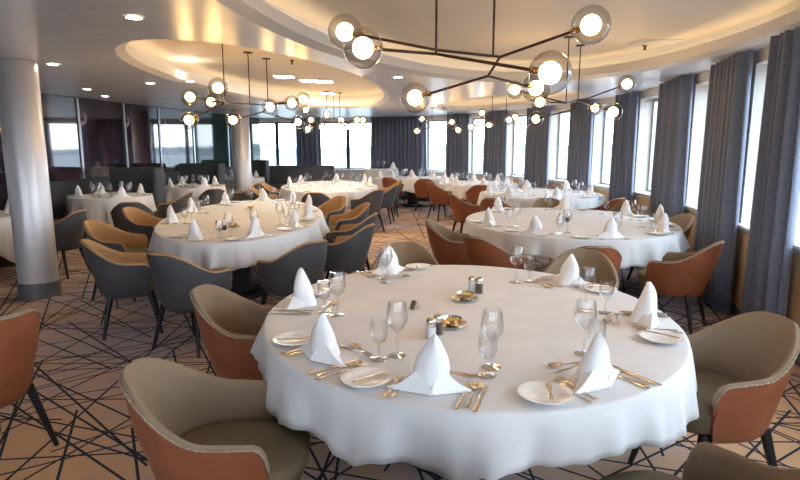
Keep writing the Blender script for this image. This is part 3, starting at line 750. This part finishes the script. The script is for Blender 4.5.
# grey sofa under the back windows
root = empty('sofa', (-3.0, 16.9, 0)); tag(root, 'long slate grey sofa under the back windows', 'sofa')
bm = bmesh.new(); box(bm, (0, .3, .52), (2.1, .2, 1.0), .08); obj('backrest', bm, M['grey'], root, True, 40)
bm = bmesh.new(); box(bm, (0, -.1, .25), (2.0, .65, .46), .07); obj('seat', bm, M['grey'], root, True, 40)
# draped serving table
root = empty('serving_table', (-.55, 16.35, 0)); tag(root, 'tall serving table fully draped in a white cloth by the back curtain', 'table')
bm = bmesh.new(); box(bm, (0, 0, .92), (.95, .5, .03), .005); obj('tabletop', bm, M['leg'], root)
rows = []
bm = bmesh.new(); n = 120
for z in (.945, .94, .7, .4, .06):
    row = []
    for i in range(n):
        a = 2*PI*i/n; ex = 8; x, y = math.cos(a), math.sin(a); r = (abs(x)**ex+abs(y)**ex)**(-1/ex)
        d = (.945-z); k = 1+.02*math.sin(14*a)*d; row.append((x*r*.5*k, y*r*.27*k, z))
    rows.append(row)
vr = grid(bm, rows, close=True); bm.faces.new(vr[0]); obj('drape', bm, M['cloth'], root, True, 50)
for i, x in enumerate((-.35, -.22, -.05, .1)):
    put('wine_glass', MS['wine'], Vector((-.55+x, 16.3+.05*(i % 2), .947)), 0, 'stemmed glass standing on the white draped serving table', 'glass', 'glasses on the serving table')
put('folded_napkin', MS['napkin'][0], Vector((-.2, 16.3, .947)), .2, 'white folded napkin on the white draped serving table', 'napkin', None)

# ------------------------------------------------------------------ chandeliers
def chandelier(name, globes, joints, rods, stems, r, top, gr='globe chandeliers'):
    """globes/joints: pixel + distance; rods: index pairs ('g0','j1'); stems: joint indices"""
    J = {('j%d' % i): atd(*j) for i, j in enumerate(joints)}; G = {('g%d' % i): atd(*g) for i, g in enumerate(globes)}
    c = J['j0'].copy(); c.z = top
    root = empty('chandelier', c); tag(root, name, 'chandelier', gr)
    allp = {**J, **G}; lc = {k: v-c for k, v in allp.items()}
    rr = r*.085
    for a, b in rods:
        pa, pb = lc[a], lc[b]
        d = (pb-pa).normalized()
        if b[0] == 'g': pb = pb-d*r*.98
        bm = bmesh.new(); tube(bm, pa, pb, rr, None, 8); obj('arm', bm, M['bronze'], root, True, 50)
    for i in stems:
        p = lc['j%d' % i]; bm = bmesh.new(); tube(bm, p, (p.x, p.y, -.012), rr*.8, None, 8); obj('stem', bm, M['bronze'], root, True, 50)
        bm = bmesh.new(); lathe(bm, [(.055, -.001), (.055, -.012), (.015, -.018)], 20, (p.x, p.y, 0)); obj('canopy', bm, M['bronze'], root, True, 40)
    arm = {b: a for a, b in rods if b[0] == 'g'}
    for g, p in G.items():
        pl = lc[g]
        bm = bmesh.new(); sphere(bm, (0, 0, 0), r, 28, 18); go = obj('globe', bm, M['smoke'], root, True, None, pl)
        bm = bmesh.new(); sphere(bm, (0, 0, 0), r*.52, 20, 12); obj('bulb', bm, M['bulb'], go, True)
        if g in arm:
            d = (lc[arm[g]]-pl).normalized(); bm = bmesh.new(); tube(bm, d*r*.48, d*r*1.12, r*.16, r*.18, 12); obj('fitting', bm, M['brass'], go, True, 40)
R_ = .095
chandelier('large near chandelier with six smoked glass globes above the front table',
    [(345, 32, 3.3), (363, 48, 2.8), (415, 98, 3.75), (550, 73, 2.6), (536, 88, 3.9), (591, 25, 2.95)],
    [(436, 54, 3.1), (493, 56, 3.3), (500, 57, 3.32), (488, 76, 3.6), (436, 50, 3.2)],
    [('j0', 'g1'), ('j0', 'g3'), ('j4', 'g0'), ('j4', 'j1'), ('j1', 'j2'), ('j2', 'g5'), ('j2', 'j3'), ('j3', 'g2'), ('j3', 'g4'), ('j0', 'j4')], [0, 1], R_, COVE)
chandelier('chandelier with six glass globes above the right middle table',
    [(515, 90, 6.3), (540, 102, 6.1), (536, 119, 7.4), (595, 108, 7.8), (613, 112, 5.9), (627, 84, 6.2)],
    [(566, 103, 6.2), (578, 100, 6.7), (586, 99, 6.6), (574, 109, 6.7)],
    [('j0', 'g1'), ('j0', 'g0'), ('j0', 'j1'), ('j1', 'j2'), ('j2', 'g5'), ('j1', 'g4'), ('j1', 'g3'), ('j1', 'j3'), ('j3', 'g2')], [0, 1], R_, COVE)
chandelier('long chandelier with three stems and warm globes above the long oval table',
    [(190, 97, 6.2), (218, 88, 5.6), (211, 102, 7.0), (189, 120, 6.2), (233, 120, 7.1), (270, 107, 6.9), (292, 103, 7.2), (303, 99, 7.7), (298, 122, 8.4)],
    [(225, 103, 6.5), (250, 104, 7.2), (268, 105, 7.7), (262, 112, 7.5)],
    [('j0', 'g0'), ('j0', 'g1'), ('j0', 'g2'), ('j0', 'g3'), ('j0', 'j1'), ('j1', 'j2'), ('j2', 'j3'), ('j3', 'g4'), ('j2', 'g6'), ('j3', 'g5'), ('j2', 'g7'), ('j3', 'g8')], [0, 1, 2], R_, COVE)
chandelier('distant chandelier inside the left recess before the back windows',
    [(327, 115, 12.0), (341, 120, 12.8), (306, 110, 12.4), (308, 129, 12.2), (311, 120, 12.9), (357, 120, 12.8), (363, 120, 13.0), (322, 127, 12.4), (348, 127, 12.6), (356, 132, 12.2)],
    [(327, 122, 12.3), (334, 121, 12.4), (340, 122, 12.6)],
    [('j0', 'g0'), ('j0', 'g2'), ('j0', 'g3'), ('j0', 'g4'), ('j0', 'j1'), ('j1', 'j2'), ('j2', 'g1'), ('j2', 'g5'), ('j2', 'g6'), ('j0', 'g7'), ('j1', 'g8'), ('j2', 'g9')], [0, 1, 2], R_, COVE)
chandelier('distant chandelier left of the far right recess',
    [(422, 119, 13.6), (417, 131, 13.0), (433, 127, 13.6), (442, 126, 13.6), (452, 122, 13.2), (458, 130, 12.8)],
    [(432, 127, 13.3), (444, 127, 13.3)],
    [('j0', 'g0'), ('j0', 'g1'), ('j0', 'g2'), ('j0', 'j1'), ('j1', 'g3'), ('j1', 'g4'), ('j1', 'g5')], [0, 1], R_*.95, CEIL)
chandelier('distant chandelier right of the other one by the far curtains',
    [(471, 127, 11.6), (482, 113, 11.4), (489, 125, 11.6), (509, 120, 11.0), (515, 117, 11.2), (524, 126, 10.8)],
    [(492, 121, 11.4), (506, 120, 11.2)],
    [('j0', 'g0'), ('j0', 'g1'), ('j0', 'g2'), ('j0', 'j1'), ('j1', 'g3'), ('j1', 'g4'), ('j1', 'g5')], [0, 1], R_*.95, COVE)

# ------------------------------------------------------------------ outside
bm = bmesh.new(); bmesh.ops.create_grid(bm, x_segments=2, y_segments=2, size=1400)
tag(obj('sea', bm, mat('pale_sea', (.12, .145, .155), .6), loc=(0, 400, -9)), kind='structure')
bm = bmesh.new(); N = 240; rows = [[], [], []]
rnd = random.Random(4)
for i in range(N+1):
    a = -1.3+2.9*i/N; R = 900
    h = 4+4*(math.sin(a*5)+math.sin(a*11.3+1)*.5+1.2)+rnd.uniform(0, 2.5)
    x, y = R*math.sin(a), R*math.cos(a)
    rows[0].append((x, y, -9)); rows[1].append((x*1.03, y*1.03, -9+max(4, h))); rows[2].append((x*1.15, y*1.15, -9))
grid(bm, rows); tag(obj('hills', bm, mat('hazy_hills', (.105, .13, .15), .9), smooth=True), kind='structure')
# deck railing outside
root = empty('deck_railing', (0, 0, 0)); tag(root, 'thin grey deck handrail seen outside through the windows', 'railing')
bm = bmesh.new(); prev = None
n = 90
for i in range(n+1):
    p = pth(S[-1]*i/n, 1.6); q = Vector((p.x, p.y, 1.32))
    if prev is not None: tube(bm, prev, q, .028, None, 6)
    prev = q
obj('handrail', bm, M['alu'], root, True)
bm = bmesh.new()
for i in range(0, n+1, 3):
    p = pth(S[-1]*i/n, 1.6); tube(bm, (p.x, p.y, .0), (p.x, p.y, 1.3), .016, None, 6)
o = obj('posts', bm, M['alu'], root, True)
bm = bmesh.new(); wall_block(bm, 0, S[-1], -.12, -.02, .45, 1.9)
tag(obj('deck', bm, M['white']), kind='structure')
